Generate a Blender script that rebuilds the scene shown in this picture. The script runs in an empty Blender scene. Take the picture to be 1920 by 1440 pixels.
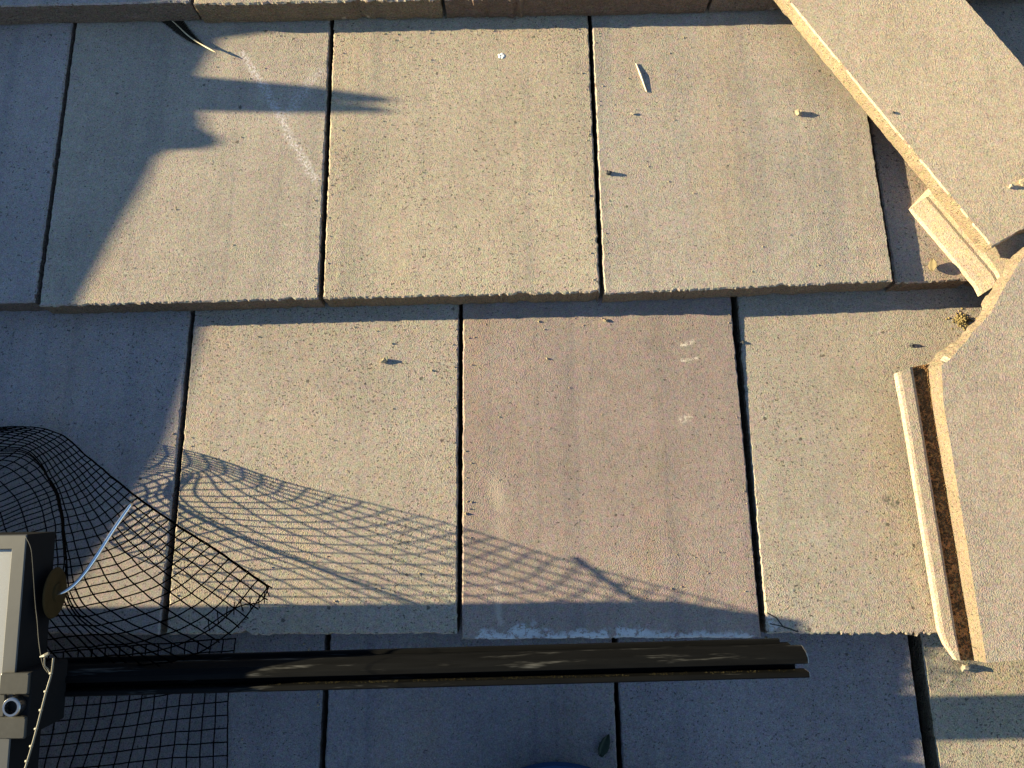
import bpy, bmesh, math, random
from mathutils import Matrix, Vector, noise

scene = bpy.context.scene
COL = scene.collection
R = math.radians

# ------------------------------------------------------------------ camera, sky, sun, exposure
# Everything is measured in the frame of the tile faces (X across the roof, Y up the slope, Z out of the tiles);
# PITCH stands the whole roof up to its real slope at the end.
PITCH = Matrix.Rotation(R(17.0), 4, 'X')
SUN_TRAVEL = Vector((3.89, -0.513, -1.0))          # how light runs across the tiles

cam_data = bpy.data.cameras.new('camera')
cam_data.sensor_width = 36.0
cam_data.lens = 36.0 * 1310.0 / 1920.0
cam_data.clip_start = 0.01
cam_data.clip_end = 2000.0
camera = bpy.data.objects.new('camera', cam_data)
COL.objects.link(camera)
camera.matrix_world = PITCH @ (Matrix.Translation((0.2341, -0.2746, 0.7625)) @ Matrix.Rotation(0.2334, 4, 'X')
                               @ Matrix.Rotation(0.0246, 4, 'Y') @ Matrix.Rotation(-0.0188, 4, 'Z'))
scene.camera = camera

to_sun = -(PITCH.to_3x3() @ SUN_TRAVEL).normalized()
world = bpy.data.worlds.new('World')
scene.world = world
world.use_nodes = True
wn = world.node_tree.nodes
sky = wn.new('ShaderNodeTexSky')
sky.sky_type = 'NISHITA'
sky.sun_disc = False
sky.sun_elevation = math.asin(to_sun.z)
sky.sun_rotation = math.atan2(to_sun.x, to_sun.y)
sky.air_density = 1.0
sky.dust_density = 0.0
sky.ozone_density = 2.4
world.node_tree.links.new(sky.outputs[0], wn['Background'].inputs[0])
wn['Background'].inputs[1].default_value = 0.054

sun_data = bpy.data.lights.new('sun', 'SUN')
sun_data.energy = 5.0
sun_data.angle = R(0.45)
sun_data.color = (1.0, 0.835, 0.50)
sun = bpy.data.objects.new('sun', sun_data)
COL.objects.link(sun)
sun.rotation_euler = to_sun.to_track_quat('Z', 'Y').to_euler()
sun.location = to_sun * 10

scene.view_settings.view_transform = 'Standard'
scene.view_settings.look = 'None'
scene.view_settings.gamma = 1.0
scene.view_settings.use_curve_mapping = False
scene.view_settings.exposure = 2.03
scene.cycles.max_bounces = 6
scene.cycles.diffuse_bounces = 3

# ------------------------------------------------------------------ helpers
H = 0.0337                    # rise from one course of tiles to the next
SLOPE = 0.0936                # the same rise as a slope
TILT = math.atan(SLOPE)
TOP_LEVEL = []

def link(o, parent=None):
    COL.objects.link(o)
    if parent is not None:
        o.parent = parent
    return o

def tag(o, label=None, category=None, group=None, kind=None):
    if label: o['label'] = label
    if category: o['category'] = category
    if group: o['group'] = group
    if kind: o['kind'] = kind
    return o

def empty(name, loc, rot=(0, 0, 0)):
    o = bpy.data.objects.new(name, None)
    o.location = loc
    o.rotation_euler = rot
    o.empty_display_size = 0.02
    TOP_LEVEL.append(o)
    return link(o)

def mesh_obj(name, verts, faces, mat, parent=None, loc=(0, 0, 0), smooth=False, rot=(0, 0, 0)):
    me = bpy.data.meshes.new(name)
    me.from_pydata([tuple(v) for v in verts], [], faces)
    bm = bmesh.new(); bm.from_mesh(me)
    bmesh.ops.recalc_face_normals(bm, faces=bm.faces)
    bm.to_mesh(me); bm.free()
    if smooth:
        me.polygons.foreach_set('use_smooth', [True] * len(me.polygons))
    me.materials.append(mat)
    o = bpy.data.objects.new(name, me)
    o.location = loc
    o.rotation_euler = rot
    link(o, parent)
    if parent is None:
        TOP_LEVEL.append(o)
    return o

class MB:
    """Collects shapes that make up one mesh."""
    def __init__(self): self.v = []; self.f = []
    def add(self, vs, fs):
        n = len(self.v)
        self.v += [tuple(v) for v in vs]
        self.f += [tuple(i + n for i in f) for f in fs]
    def box(self, x0, x1, y0, y1, z0, z1, b=0.0):
        if b <= 0:
            vs = [(x, y, z) for z in (z0, z1) for y in (y0, y1) for x in (x0, x1)]
            self.add(vs, [(0, 2, 3, 1), (4, 5, 7, 6), (0, 1, 5, 4), (2, 6, 7, 3), (0, 4, 6, 2), (1, 3, 7, 5)])
            return
        ring = lambda x0, x1, y0, y1: [(x0 + b, y0), (x1 - b, y0), (x1, y0 + b), (x1, y1 - b), (x1 - b, y1), (x0 + b, y1), (x0, y1 - b), (x0, y0 + b)]
        vs = []
        for z, k in ((z0, b), (z0 + b, 0), (z1 - b, 0), (z1, b)):
            vs += [(x, y, z) for x, y in ring(x0 + k, x1 - k, y0 + k, y1 - k)]
        fs = [tuple(range(7, -1, -1)), tuple(range(24, 32))]
        for l in range(3):
            for i in range(8):
                j = (i + 1) % 8
                fs.append((l * 8 + i, l * 8 + j, l * 8 + 8 + j, l * 8 + 8 + i))
        self.add(vs, fs)
    def tube(self, pts, r, n=6, cap=True):
        pts = [Vector(p) for p in pts]
        rs = r if isinstance(r, (list, tuple)) else [r] * len(pts)
        vs, fs = [], []
        ref = Vector((0.13, 0.21, 0.97))
        for i, p in enumerate(pts):
            t = (pts[min(i + 1, len(pts) - 1)] - pts[max(i - 1, 0)]).normalized()
            a = t.cross(ref)
            if a.length < 1e-3: a = t.cross(Vector((1, 0, 0)))
            a.normalize(); b = t.cross(a)
            for k in range(n):
                an = 2 * math.pi * k / n
                vs.append(p + (a * math.cos(an) + b * math.sin(an)) * rs[i])
        for i in range(len(pts) - 1):
            for k in range(n):
                j = (k + 1) % n
                fs.append((i * n + k, i * n + j, i * n + n + j, i * n + n + k))
        if cap:
            fs.append(tuple(range(n))); fs.append(tuple(range((len(pts) - 1) * n, len(pts) * n)))
        self.add(vs, fs)
    def lathe(self, prof, n=24, m=Matrix()):
        vs, fs = [], []
        for r, z in prof:
            for k in range(n):
                a = 2 * math.pi * k / n
                vs.append(m @ Vector((r * math.cos(a), r * math.sin(a), z)))
        for i in range(len(prof) - 1):
            for k in range(n):
                j = (k + 1) % n
                fs.append((i * n + k, i * n + j, i * n + n + j, i * n + n + k))
        fs.append(tuple(range(n))); fs.append(tuple(range((len(prof) - 1) * n, len(prof) * n)))
        self.add(vs, fs)
    def prism(self, poly, x0, x1):
        """poly in (y, z), extruded along X."""
        n = len(poly)
        vs = [(x0, y, z) for y, z in poly] + [(x1, y, z) for y, z in poly]
        fs = [tuple(range(n)), tuple(range(n, 2 * n))]
        fs += [(i, (i + 1) % n, n + (i + 1) % n, n + i) for i in range(n)]
        self.add(vs, fs)
    def build(self, name, mat, parent=None, loc=(0, 0, 0), smooth=False, rot=(0, 0, 0)):
        return mesh_obj(name, self.v, self.f, mat, parent, loc, smooth, rot)

def fractal(x, seed, freq):
    return noise.noise(Vector((x * freq, seed * 7.31, 0.5))) + 0.5 * noise.noise(Vector((x * freq * 2.3, seed * 3.17, 4.5))) \
        + 0.3 * noise.noise(Vector((x * freq * 5.1, seed * 5.7, 9.5)))

# ------------------------------------------------------------------ materials
class NT:
    def __init__(self, name):
        self.mat = bpy.data.materials.new(name)
        self.mat.use_nodes = True
        self.t = self.mat.node_tree
        self.bsdf = self.t.nodes['Principled BSDF']
    def n(self, kind, **kw):
        nd = self.t.nodes.new(kind)
        for k, v in kw.items():
            setattr(nd, k, v)
        return nd
    def set(self, sock, v):
        if isinstance(v, bpy.types.NodeSocket): self.t.links.new(v, sock)
        else: sock.default_value = v
    def math(self, op, a, b=0.0, c=None, clamp=False):
        nd = self.n('ShaderNodeMath', operation=op, use_clamp=clamp)
        self.set(nd.inputs[0], a); self.set(nd.inputs[1], b)
        if c is not None: self.set(nd.inputs[2], c)
        return nd.outputs[0]
    def vec(self, op, a, b=(0, 0, 0), scale=None):
        nd = self.n('ShaderNodeVectorMath', operation=op)
        self.set(nd.inputs[0], a)
        if op not in ('LENGTH', 'SCALE', 'NORMALIZE'): self.set(nd.inputs[1], b)
        if scale is not None: self.set(nd.inputs['Scale'], scale)
        return nd.outputs['Value'] if op in ('LENGTH', 'DOT_PRODUCT', 'DISTANCE') else nd.outputs[0]
    def noise(self, co, scale, detail=2.0, rough=0.55, stretch=None):
        if stretch is not None: co = self.vec('MULTIPLY', co, stretch)
        nd = self.n('ShaderNodeTexNoise')
        self.set(nd.inputs['Vector'], co); nd.inputs['Scale'].default_value = scale
        nd.inputs['Detail'].default_value = detail; nd.inputs['Roughness'].default_value = rough
        return nd.outputs[0]
    def voro(self, co, scale, out='Distance'):
        nd = self.n('ShaderNodeTexVoronoi')
        self.set(nd.inputs['Vector'], co); nd.inputs['Scale'].default_value = scale
        return nd.outputs[out]
    def ramp(self, v, lo, hi, a=0.0, b=1.0):
        nd = self.n('ShaderNodeMapRange', interpolation_type='SMOOTHSTEP')
        self.set(nd.inputs[0], v)
        for i, x in zip((1, 2, 3, 4), (lo, hi, a, b)): nd.inputs[i].default_value = x
        return nd.outputs[0]
    def mix(self, f, a, b, blend='MIX'):
        nd = self.n('ShaderNodeMix', data_type='RGBA', blend_type=blend)
        self.set(nd.inputs[0], f)
        self.set(nd.inputs[6], a if isinstance(a, bpy.types.NodeSocket) else (*a, 1))
        self.set(nd.inputs[7], b if isinstance(b, bpy.types.NodeSocket) else (*b, 1))
        return nd.outputs[2]
    def seg(self, co, a, b):
        """distance from co to the segment a-b (both in XY)."""
        a = Vector((a[0], a[1], 0)); d = Vector((b[0], b[1], 0)) - a
        flat = self.vec('MULTIPLY', co, (1, 1, 0))
        pa = self.vec('SUBTRACT', flat, tuple(a))
        t = self.math('MULTIPLY', self.vec('DOT_PRODUCT', pa, tuple(d)), 1.0 / max(d.length_squared, 1e-9), clamp=True)
        q = self.vec('SCALE', tuple(d), scale=t)
        return self.vec('LENGTH', self.vec('SUBTRACT', pa, q))
    def finish(self, color, rough=0.9, height=None, dist=0.001, strength=1.0, spec=0.3, metal=0.0):
        b = self.bsdf
        self.set(b.inputs['Base Color'], color if isinstance(color, bpy.types.NodeSocket) else (*color, 1))
        self.set(b.inputs['Roughness'], rough)
        b.inputs['Specular IOR Level'].default_value = spec
        b.inputs['Metallic'].default_value = metal
        if height is not None:
            bp = self.n('ShaderNodeBump')
            bp.inputs['Strength'].default_value = strength
            bp.inputs['Distance'].default_value = dist
            self.set(bp.inputs['Height'], height)
            self.t.links.new(bp.outputs[0], b.inputs['Normal'])
        return self.mat

def concrete(name, streak=0.5, pits=0.5, fine=1.0, marks=(), relief=1.0, origin=(0, 0, 0), tint=None, side=False, holes=0.0):
    """Sanded concrete; the colour of each tile comes from the object's own colour."""
    m = NT(name)
    obj = m.n('ShaderNodeTexCoord').outputs['Object']
    info = m.n('ShaderNodeObjectInfo')
    off = m.vec('SCALE', (37.0, 23.0, 11.0), scale=info.outputs['Random'])
    co = m.vec('ADD', obj, off)
    g1 = m.voro(co, 850 * fine)                                        # sand grains
    g2 = m.noise(co, 760 * fine, 2.0, 0.7)
    g3 = m.noise(co, 60, 2.0, 0.6)
    chroma = m.noise_color(co, 240)
    big = m.noise(co, 6.0, 2.0, 0.6)
    strk = m.noise(co, 1.0, 3.0, 0.6, stretch=(40.0, 1.3, 40.0))
    where = m.ramp(m.noise(co, 15, 3.0, 0.65), 0.36, 0.72)             # pits gather in patches
    pn = m.noise(co, 400, 1.0, 0.5)
    edge = m.math('SUBTRACT', 0.744 - 0.062 * pits, m.math('MULTIPLY', where, 0.05 * pits))
    pit = m.ramp(m.math('SUBTRACT', pn, edge), 0.0, 0.03)
    if holes > 0:                                                      # a few larger blow-holes
        wv = m.vec('ADD', co, m.vec('SCALE', m.vec('SUBTRACT', m.noise_color(co, 420), (0.5, 0.5, 0.5)), scale=0.0035))
        vn = m.n('ShaderNodeTexVoronoi'); m.set(vn.inputs['Vector'], wv); vn.inputs['Scale'].default_value = 85
        sp = m.n('ShaderNodeSeparateColor'); m.t.links.new(vn.outputs['Color'], sp.inputs[0])
        rad = m.math('ADD', m.math('MULTIPLY', sp.outputs[1], 0.16), 0.04)
        hole = m.math('MULTIPLY', m.math('GREATER_THAN', sp.outputs[0], 1.0 - holes), m.math('LESS_THAN', vn.outputs['Distance'], rad))
    tone = m.math('ADD', m.math('MULTIPLY', g2, 1.35), m.math('ADD', m.math('MULTIPLY', g1, -0.55), 0.58))
    tone = m.math('MULTIPLY', tone, m.ramp(g3, 0.25, 0.75, 0.94, 1.06))
    tone = m.math('MULTIPLY', tone, m.ramp(big, 0.3, 0.7, 0.93, 1.05))
    cc = m.n('ShaderNodeCombineColor')
    for i in range(3): m.t.links.new(tone, cc.inputs[i])
    col = m.mix(1.0, info.outputs['Color'], cc.outputs[0], 'MULTIPLY')
    col = m.mix(1.0, col, m.mix(0.26, (1, 1, 1), m.vec('SCALE', chroma, scale=2.0)), 'MULTIPLY')
    if tint: col = m.mix(1.0, col, tint, 'MULTIPLY')
    col = m.mix(m.math('MULTIPLY', m.ramp(strk, 0.46, 0.70), streak), col, m.mix(1.0, col, (0.76, 0.79, 0.84), 'MULTIPLY'))
    warm = m.noise(co, 1.0, 3.0, 0.55, stretch=(14.0, 1.6, 14.0))
    col = m.mix(m.math('MULTIPLY', m.ramp(warm, 0.5, 0.75), 0.6 * streak), col, m.mix(1.0, col, (1.12, 0.98, 0.80), 'MULTIPLY'))
    col = m.mix(m.math('MULTIPLY', pit if holes <= 0 else m.math('MAXIMUM', pit, hole), 0.72), col, (0.035, 0.032, 0.03))
    if marks: wn_ = m.vec('SUBTRACT', m.noise_color(obj, 60), (0.5, 0.5, 0.5)); cache = {}
    def nz(sc):
        if sc not in cache: cache[sc] = m.noise(obj, sc, 3.0, 0.7)
        return cache[sc]
    for kind, pts, width, color, amount in marks:
        loc = [(p[0] - origin[0], p[1] - origin[1]) for p in pts]
        wob = m.vec('ADD', obj, m.vec('SCALE', wn_, scale=width * 1.2))
        d = None
        for a, b in zip(loc[:-1], loc[1:]):
            q = m.seg(wob, a, b)
            d = q if d is None else m.math('MINIMUM', d, q)
        mask = m.ramp(d, width * 0.15, width, 1.0, 0.0)
        if kind == 'line': brk = 1.0
        elif kind == 'stain': brk = m.ramp(nz(45), 0.3, 0.65)
        elif kind == 'bloom': brk = m.ramp(m.math('ADD', nz(170), m.math('MULTIPLY', mask, 0.16)), 0.52, 0.66)
        else: brk = m.ramp(nz(330), 0.42, 0.62)
        col = m.mix(m.math('MULTIPLY', m.math('MULTIPLY', mask, brk), amount, clamp=True), col, color)
    hgt = m.math('ADD', m.math('MULTIPLY', g2, 0.55), m.math('MULTIPLY', g1, -0.42))
    hgt = m.math('ADD', hgt, m.math('MULTIPLY', g3, 0.35))
    hgt = m.math('MULTIPLY', hgt, m.ramp(m.noise(co, 11.0, 2.0, 0.6), 0.3, 0.7, 0.6, 1.15))
    hgt = m.math('SUBTRACT', hgt, m.math('MULTIPLY', pit, 0.8))
    if side:                                                           # sheared faces drag into level ridges
        hgt = m.math('ADD', hgt, m.math('MULTIPLY', m.noise(co, 1.0, 3.0, 0.7, stretch=(150.0, 150.0, 420.0)), 3.2))
    return m.finish(col, 0.93, hgt, 0.00105 * relief, 1.0, spec=0.2)

def _noise_color(self, co, scale):
    nd = self.n('ShaderNodeTexNoise')
    self.set(nd.inputs['Vector'], co); nd.inputs['Scale'].default_value = scale
    nd.inputs['Detail'].default_value = 2.0
    return nd.outputs['Color']
NT.noise_color = _noise_color

def plain(name, color, rough=0.6, spec=0.4, metal=0.0, var=0.25, scale=120, bump=0.0, dist=0.0006, stretch=None, second=None, at=(0.5, 0.7)):
    m = NT(name)
    co = m.n('ShaderNodeTexCoord').outputs['Object']
    n1 = m.noise(co, scale, 4.0, 0.6, stretch=stretch)
    col = m.mix(m.math('MULTIPLY', n1, 1.0), tuple(c * (1 - var) for c in color), tuple(c * (1 + var) for c in color))
    if second is not None:
        col = m.mix(m.ramp(m.noise(co, scale * 0.45, 4.0, 0.7, stretch=stretch), *at), col, second)
    return m.finish(col, rough, n1 if bump > 0 else None, dist, bump, spec, metal)

M_wire = plain('black_coated_wire', (0.0007, 0.0007, 0.0009), 0.9, 0.0)
M_wire.node_tree.nodes['Principled BSDF'].inputs['IOR'].default_value = 1.02
M_strand = plain('pale_wire', (0.16, 0.148, 0.115), 0.5, 0.4)
M_thin = plain('dull_thin_wire', (0.05, 0.05, 0.045), 0.6, 0.2)
M_rod = plain('bare_aluminium', (0.75, 0.78, 0.82), 0.25, 0.5, 1.0, 0.08)
M_disc = plain('brown_washer', (0.038, 0.026, 0.011), 0.8, 0.05)
M_frame = plain('grey_anodised_frame', (0.070, 0.072, 0.075), 0.55, 0.35, 0.4, 0.15, 60, 0.3, 0.0002)
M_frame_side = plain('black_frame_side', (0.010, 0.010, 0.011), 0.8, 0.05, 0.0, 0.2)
M_clamp = plain('clamp_metal', (0.040, 0.040, 0.038), 0.55, 0.35, 0.4, 0.25, 200, 0.3, 0.0002)
M_bolt = plain('steel_bolt', (0.30, 0.30, 0.31), 0.3, 0.5, 1.0, 0.1)
M_socket = plain('dark_socket', (0.01, 0.01, 0.012), 0.7, 0.2)
M_backsheet = plain('white_backsheet', (0.36, 0.355, 0.335), 0.5, 0.4, 0, 0.03)
M_cell = plain('dark_blue_cells', (0.012, 0.018, 0.045), 0.3, 0.5)
M_rail = plain('weathered_black_rail', (0.0050, 0.0053, 0.0058), 0.75, 0.04, 0.0, 0.6, 70, 0.35, 0.0003, stretch=(0.32, 3.0, 3.0), second=(0.085, 0.085, 0.080), at=(0.57, 0.74))
M_rail_dirt = plain('yellow_dust', (0.055, 0.048, 0.024), 0.95, 0.1, 0, 0.6, 300)
M_rib_edge = plain('cut_metal_edge', (0.5, 0.47, 0.4), 0.35, 0.5, 0.8)
M_feather = plain('dark_brown_feather', (0.016, 0.013, 0.009), 0.8, 0.1, 0, 0.6, 500)
M_quill = plain('pale_quill', (0.55, 0.46, 0.30), 0.4, 0.4, 0, 0.15)
M_pebble_tan = plain('tan_crumb', (0.30, 0.25, 0.17), 0.9, 0.2, 0, 0.4, 500, 0.6)
M_pebble_grey = plain('dark_crumb', (0.05, 0.052, 0.056), 0.9, 0.2, 0, 0.4, 500, 0.6)
M_pebble_pale = plain('pale_crumb', (0.31, 0.27, 0.21), 0.9, 0.2, 0, 0.3, 500, 0.6)
M_white = plain('white_dropping', (0.72, 0.73, 0.72), 0.8, 0.3, 0, 0.15, 600, 0.5)
M_scratch = plain('pale_lit_scratch', (0.58, 0.52, 0.42), 0.8, 0.2, 0, 0.2, 300)  # pale colour stands for sun catching a scratch
M_leaf = plain('dark_green_leaf', (0.016, 0.03, 0.014), 0.6, 0.4, 0, 0.4, 200)
M_petal = plain('dry_olive_leaf', (0.15, 0.12, 0.07), 0.8, 0.1, 0, 0.3, 250)
M_moss = plain('dry_moss', (0.22, 0.17, 0.08), 0.95, 0.1, 0, 0.7, 600, 1.0, 0.001, second=(0.06, 0.05, 0.02))
M_soil = plain('brown_channel_dirt', (0.13, 0.075, 0.035), 0.95, 0.1, 0, 0.6, 350, 1.0, 0.001, second=(0.30, 0.20, 0.09))
M_bucket = plain('dark_blue_plastic', (0.018, 0.055, 0.14), 0.4, 0.45, 0, 0.1)
M_bucket_rim = plain('blue_plastic_rim', (0.012, 0.034, 0.09), 0.8, 0.1, 0, 0.1)
M_canvas = plain('olive_canvas', (0.09, 0.085, 0.06), 0.95, 0.1, 0, 0.2, 400, 0.6)
M_strap = plain('black_webbing', (0.015, 0.015, 0.016), 0.9, 0.2)
M_grip = plain('red_handle_grip', (0.35, 0.03, 0.02), 0.45, 0.4)
M_underlay = plain('black_underlayment', (0.02, 0.02, 0.021), 0.9, 0.2, 0, 0.3, 40)
M_ground = plain('dry_ground', (0.20, 0.16, 0.11), 0.95, 0.1, 0, 0.4, 0.6)

def glass_mat():
    m = NT('panel_glass')
    t = m.t
    tr = m.n('ShaderNodeBsdfTransparent'); gl = m.n('ShaderNodeBsdfGlossy'); gl.inputs['Roughness'].default_value = 0.08
    fr = m.n('ShaderNodeFresnel'); fr.inputs[0].default_value = 1.45
    mx = m.n('ShaderNodeMixShader')
    geo = m.n('ShaderNodeNewGeometry')
    t.links.new(m.math('MULTIPLY', fr.outputs[0], m.math('SUBTRACT', 1.0, geo.outputs['Backfacing'])), mx.inputs[0]); t.links.new(tr.outputs[0], mx.inputs[1]); t.links.new(gl.outputs[0], mx.inputs[2])
    t.links.new(mx.outputs[0], t.nodes['Material Output'].inputs[0])
    return m.mat
M_glass = glass_mat()

# ------------------------------------------------------------------ ground far below, and the roof with its tiles
ground = mesh_obj('ground', [(-400, -400, 0), (400, -400, 0), (400, 400, 0), (-400, 400, 0)], [(0, 1, 2, 3)], M_ground, None, (0, 0, -4.2))
TOP_LEVEL.remove(ground)
tag(ground, kind='structure')

dk = lambda y: SLOPE * (y + 0.285) - 0.075
roof = mesh_obj('roof', [(-2.1, -1.3, dk(-1.3)), (1.5, -1.3, dk(-1.3)), (1.5, 1.25, dk(1.25)), (-2.1, 1.25, dk(1.25)),
                         (-2.1, -1.3, dk(-1.3) - .02), (1.5, -1.3, dk(-1.3) - .02), (1.5, 1.25, dk(1.25) - .02), (-2.1, 1.25, dk(1.25) - .02)],
                [(0, 1, 2, 3), (4, 5, 6, 7), (0, 1, 5, 4), (1, 2, 6, 5), (2, 3, 7, 6), (3, 0, 4, 7)], M_underlay)
tag(roof, kind='structure')

TAN = (0.322, 0.278, 0.235, 1); GREY = (0.294, 0.260, 0.252, 1); PURPLE = (0.262, 0.211, 0.190, 1); BUFF = (0.346, 0.294, 0.232, 1)
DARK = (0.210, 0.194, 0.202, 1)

def make_tile(name, bl, br, tl, tr, z, mat, color, seed, thick=0.031, dz_top=0.0, dz_left=0.0, rag=1.0, fine=True, butt_amp=1.0):
    """A flat interlocking tile given by its four corners; its lower edge is ragged, its arrises crumble."""
    cx = (bl[0] + br[0] + tl[0] + tr[0]) / 4; cy = (bl[1] + br[1] + tl[1] + tr[1]) / 4
    out = []                                   # (x, y, nx, ny, amp)
    def edge(a, b, step, nrm, amp, sd, freq):
        L = math.hypot(b[0] - a[0], b[1] - a[1]); n = max(2, int(L / step))
        for i in range(n):
            t = i / n
            x = a[0] + (b[0] - a[0]) * t; y = a[1] + (b[1] - a[1]) * t
            w = min(1.0, min(t, 1 - t) * n / 3.0)
            c = fractal(t * L, sd, freq)
            mod = 0.25 + 1.9 * abs(noise.noise(Vector((t * L * 17, sd * 2.9, 6.1))))
            d = amp * c * (0.4 + 0.6 * w) * mod
            ch = noise.noise(Vector((t * L * 38, sd * 1.7, 2.2)))
            if ch > 0.30: d -= (ch - 0.30) * amp * (8.0 if abs(nrm[1]) > 0.5 else 3.0) * mod
            out.append((x + nrm[0] * d, y + nrm[1] * d, nrm[0], nrm[1], amp))
    s1, s2 = (0.0018, 0.0025) if fine else (0.02, 0.08)
    edge(bl, br, s1, (0, -1), 0.0014 * rag if fine else 0.0004, seed + 0.1, 260)
    edge(br, tr, s2, (1, 0), 0.0006 * rag if fine else 0, seed + 1.3, 280)
    edge(tr, tl, 0.08, (0, 1), 0, seed, 10)
    edge(tl, bl, s2, (-1, 0), 0.0006 * rag if fine else 0, seed + 2.7, 280)
    rings = [(-0.0014, 0.0, 0.0009), (0.0, -0.0018, 0.0006), (0.0003, -0.008, 0.0010), (0.0, -0.016, 0.0011), (0.0002, -0.024, 0.0010), (-0.0012, -thick, 0.0006)]
    if not fine: rings = [(-0.001, 0, 0), (0, -0.0015, 0), (0, -thick, 0)]
    n = len(out); vs = []; fs = []; arc = [0.0]
    for p, q in zip(out[:-1], out[1:]): arc.append(arc[-1] + math.hypot(q[0] - p[0], q[1] - p[1]))
    ylo, yhi = min(bl[1], br[1]), max(tl[1], tr[1])
    for li, (o, dz, j) in enumerate(rings):
        for i, (x, y, nx, ny, amp) in enumerate(out):
            k = o + (j * butt_amp * fractal(arc[i], seed + li * 1.9, 150 if li < 2 else 70) if amp > 0 else 0)
            zz = dz + (0.0005 * fractal(arc[i], seed + li * 3.3, 120) if (li in (1, 5) and amp > 0) else 0)
            if li == 5 and ny < -0.5: zz += 0.0014 * fractal(x, seed + 5.5, 38)
            t = (y - ylo) / (yhi - ylo); u = (x - bl[0]) / (br[0] - bl[0])
            vs.append((x + nx * k - cx, y + ny * k - cy, zz + dz_top * t + dz_left * (1 - u)))
    fs.append(tuple(range(n)))
    for l in range(len(rings) - 1):
        for i in range(n):
            j = (i + 1) % n
            fs.append((l * n + i, l * n + j, l * n + n + j, l * n + n + i))
    fs.append(tuple(range((len(rings) - 1) * n, len(rings) * n)))
    o = mesh_obj(name, vs, fs, mat, roof, (cx, cy, z))
    o.data.materials.append(M_tile_side)
    for p in o.data.polygons:
        if len(p.vertices) < 8 and abs(p.normal.z) < 0.35: p.material_index = 1
    o.color = color
    return o

M_tile_side = concrete('sheared_tile_side', 0.2, 0.6, relief=3.0, tint=(0.82, 0.71, 0.59), side=True)
M_tile = concrete('sanded_tile', 0.6, 0.75, holes=0.05)
M_tile_smooth = concrete('smooth_tile', 0.9, 0.22, relief=0.75)
M_tile_pitted = concrete('pitted_tile', 0.45, 1.05, holes=0.10)

G = 0.0024          # half of a joint
HEAD = 0.076        # how far a tile runs under the course above
def quad(x0b, x1b, yb0, yb1, x0t, x1t, yt, g=G):
    return (x0b + g, yb0), (x1b - g, yb1), (x0t + g, yt + HEAD), (x1t - g, yt + HEAD)
def t_at(bl, br, tl, tr): return bl, br, tl, tr

# course above the frame's top edge (only its lower edge shows)
def row(z, tiles, yt):
    for (x0b, x1b, yb0, yb1, x0t, x1t, mat, color, seed, kw) in tiles:
        bl, br, tl, tr = quad(x0b, x1b, yb0, yb1, x0t, x1t, yt)
        make_tile('roof_tile', bl, br, tl, tr, z, mat, color, seed, **kw)

row(2 * H, [(-0.475, -0.160, 0.3705, 0.3675, -0.475, -0.160, M_tile, GREY, 11, {}),
            (-0.160, 0.140, 0.3630, 0.3590, -0.160, 0.141, M_tile, BUFF, 12, {'butt_amp': 1.6}),
            (0.140, 0.457, 0.3592, 0.3540, 0.141, 0.457, M_tile, PURPLE, 13, {'butt_amp': 1.6}),
            (0.457, 0.772, 0.3550, 0.3540, 0.457, 0.772, M_tile, GREY, 14, {'butt_amp': 1.4})], 0.72)

# the upper full course in view
CHALK = concrete('chalk_marked_tile', 0.6, 0.75, holes=0.04, origin=((-0.3171 + 0.0036 - 0.3263 - 0.0016) / 4, 0.2185), marks=[
    ('chalk', [(-0.1087, 0.3209), (-0.0835, 0.281), (-0.0607, 0.2416), (-0.0422, 0.2017), (-0.0280, 0.178), (-0.0096, 0.1485)], 0.0075, (0.56, 0.52, 0.55), 0.75),
    ('chalk', [(-0.0119, 0.2913), (-0.034, 0.262), (-0.0480, 0.236)], 0.011, (0.60, 0.57, 0.60), 0.4)])
row(H, [(-0.632, -0.3190, 0.0044, 0.0035, -0.640, -0.3265, M_tile, GREY, 21, {}),
        (-0.3180, 0.0030, -0.0011, 0.0005, -0.3265, -0.0016, CHALK, TAN, 22, {'rag': 1.3}),
        (0.0040, 0.3163, 0.0004, 0.0007, -0.0016, 0.3165, M_tile, BUFF, 23, {'rag': 1.5}),
        (0.3163, 0.6370, -0.0012, 0.0063, 0.3165, 0.6345, M_tile, TAN, 24, {'rag': 1.3})], 0.36)
row(H - 0.0105, [(0.6400, 0.955, 0.0071, 0.0180, 0.6370, 0.955, M_tile, (0.31, 0.25, 0.20, 1), 25, {'thick': 0.024, 'rag': 1.3})], 0.36)

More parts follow.
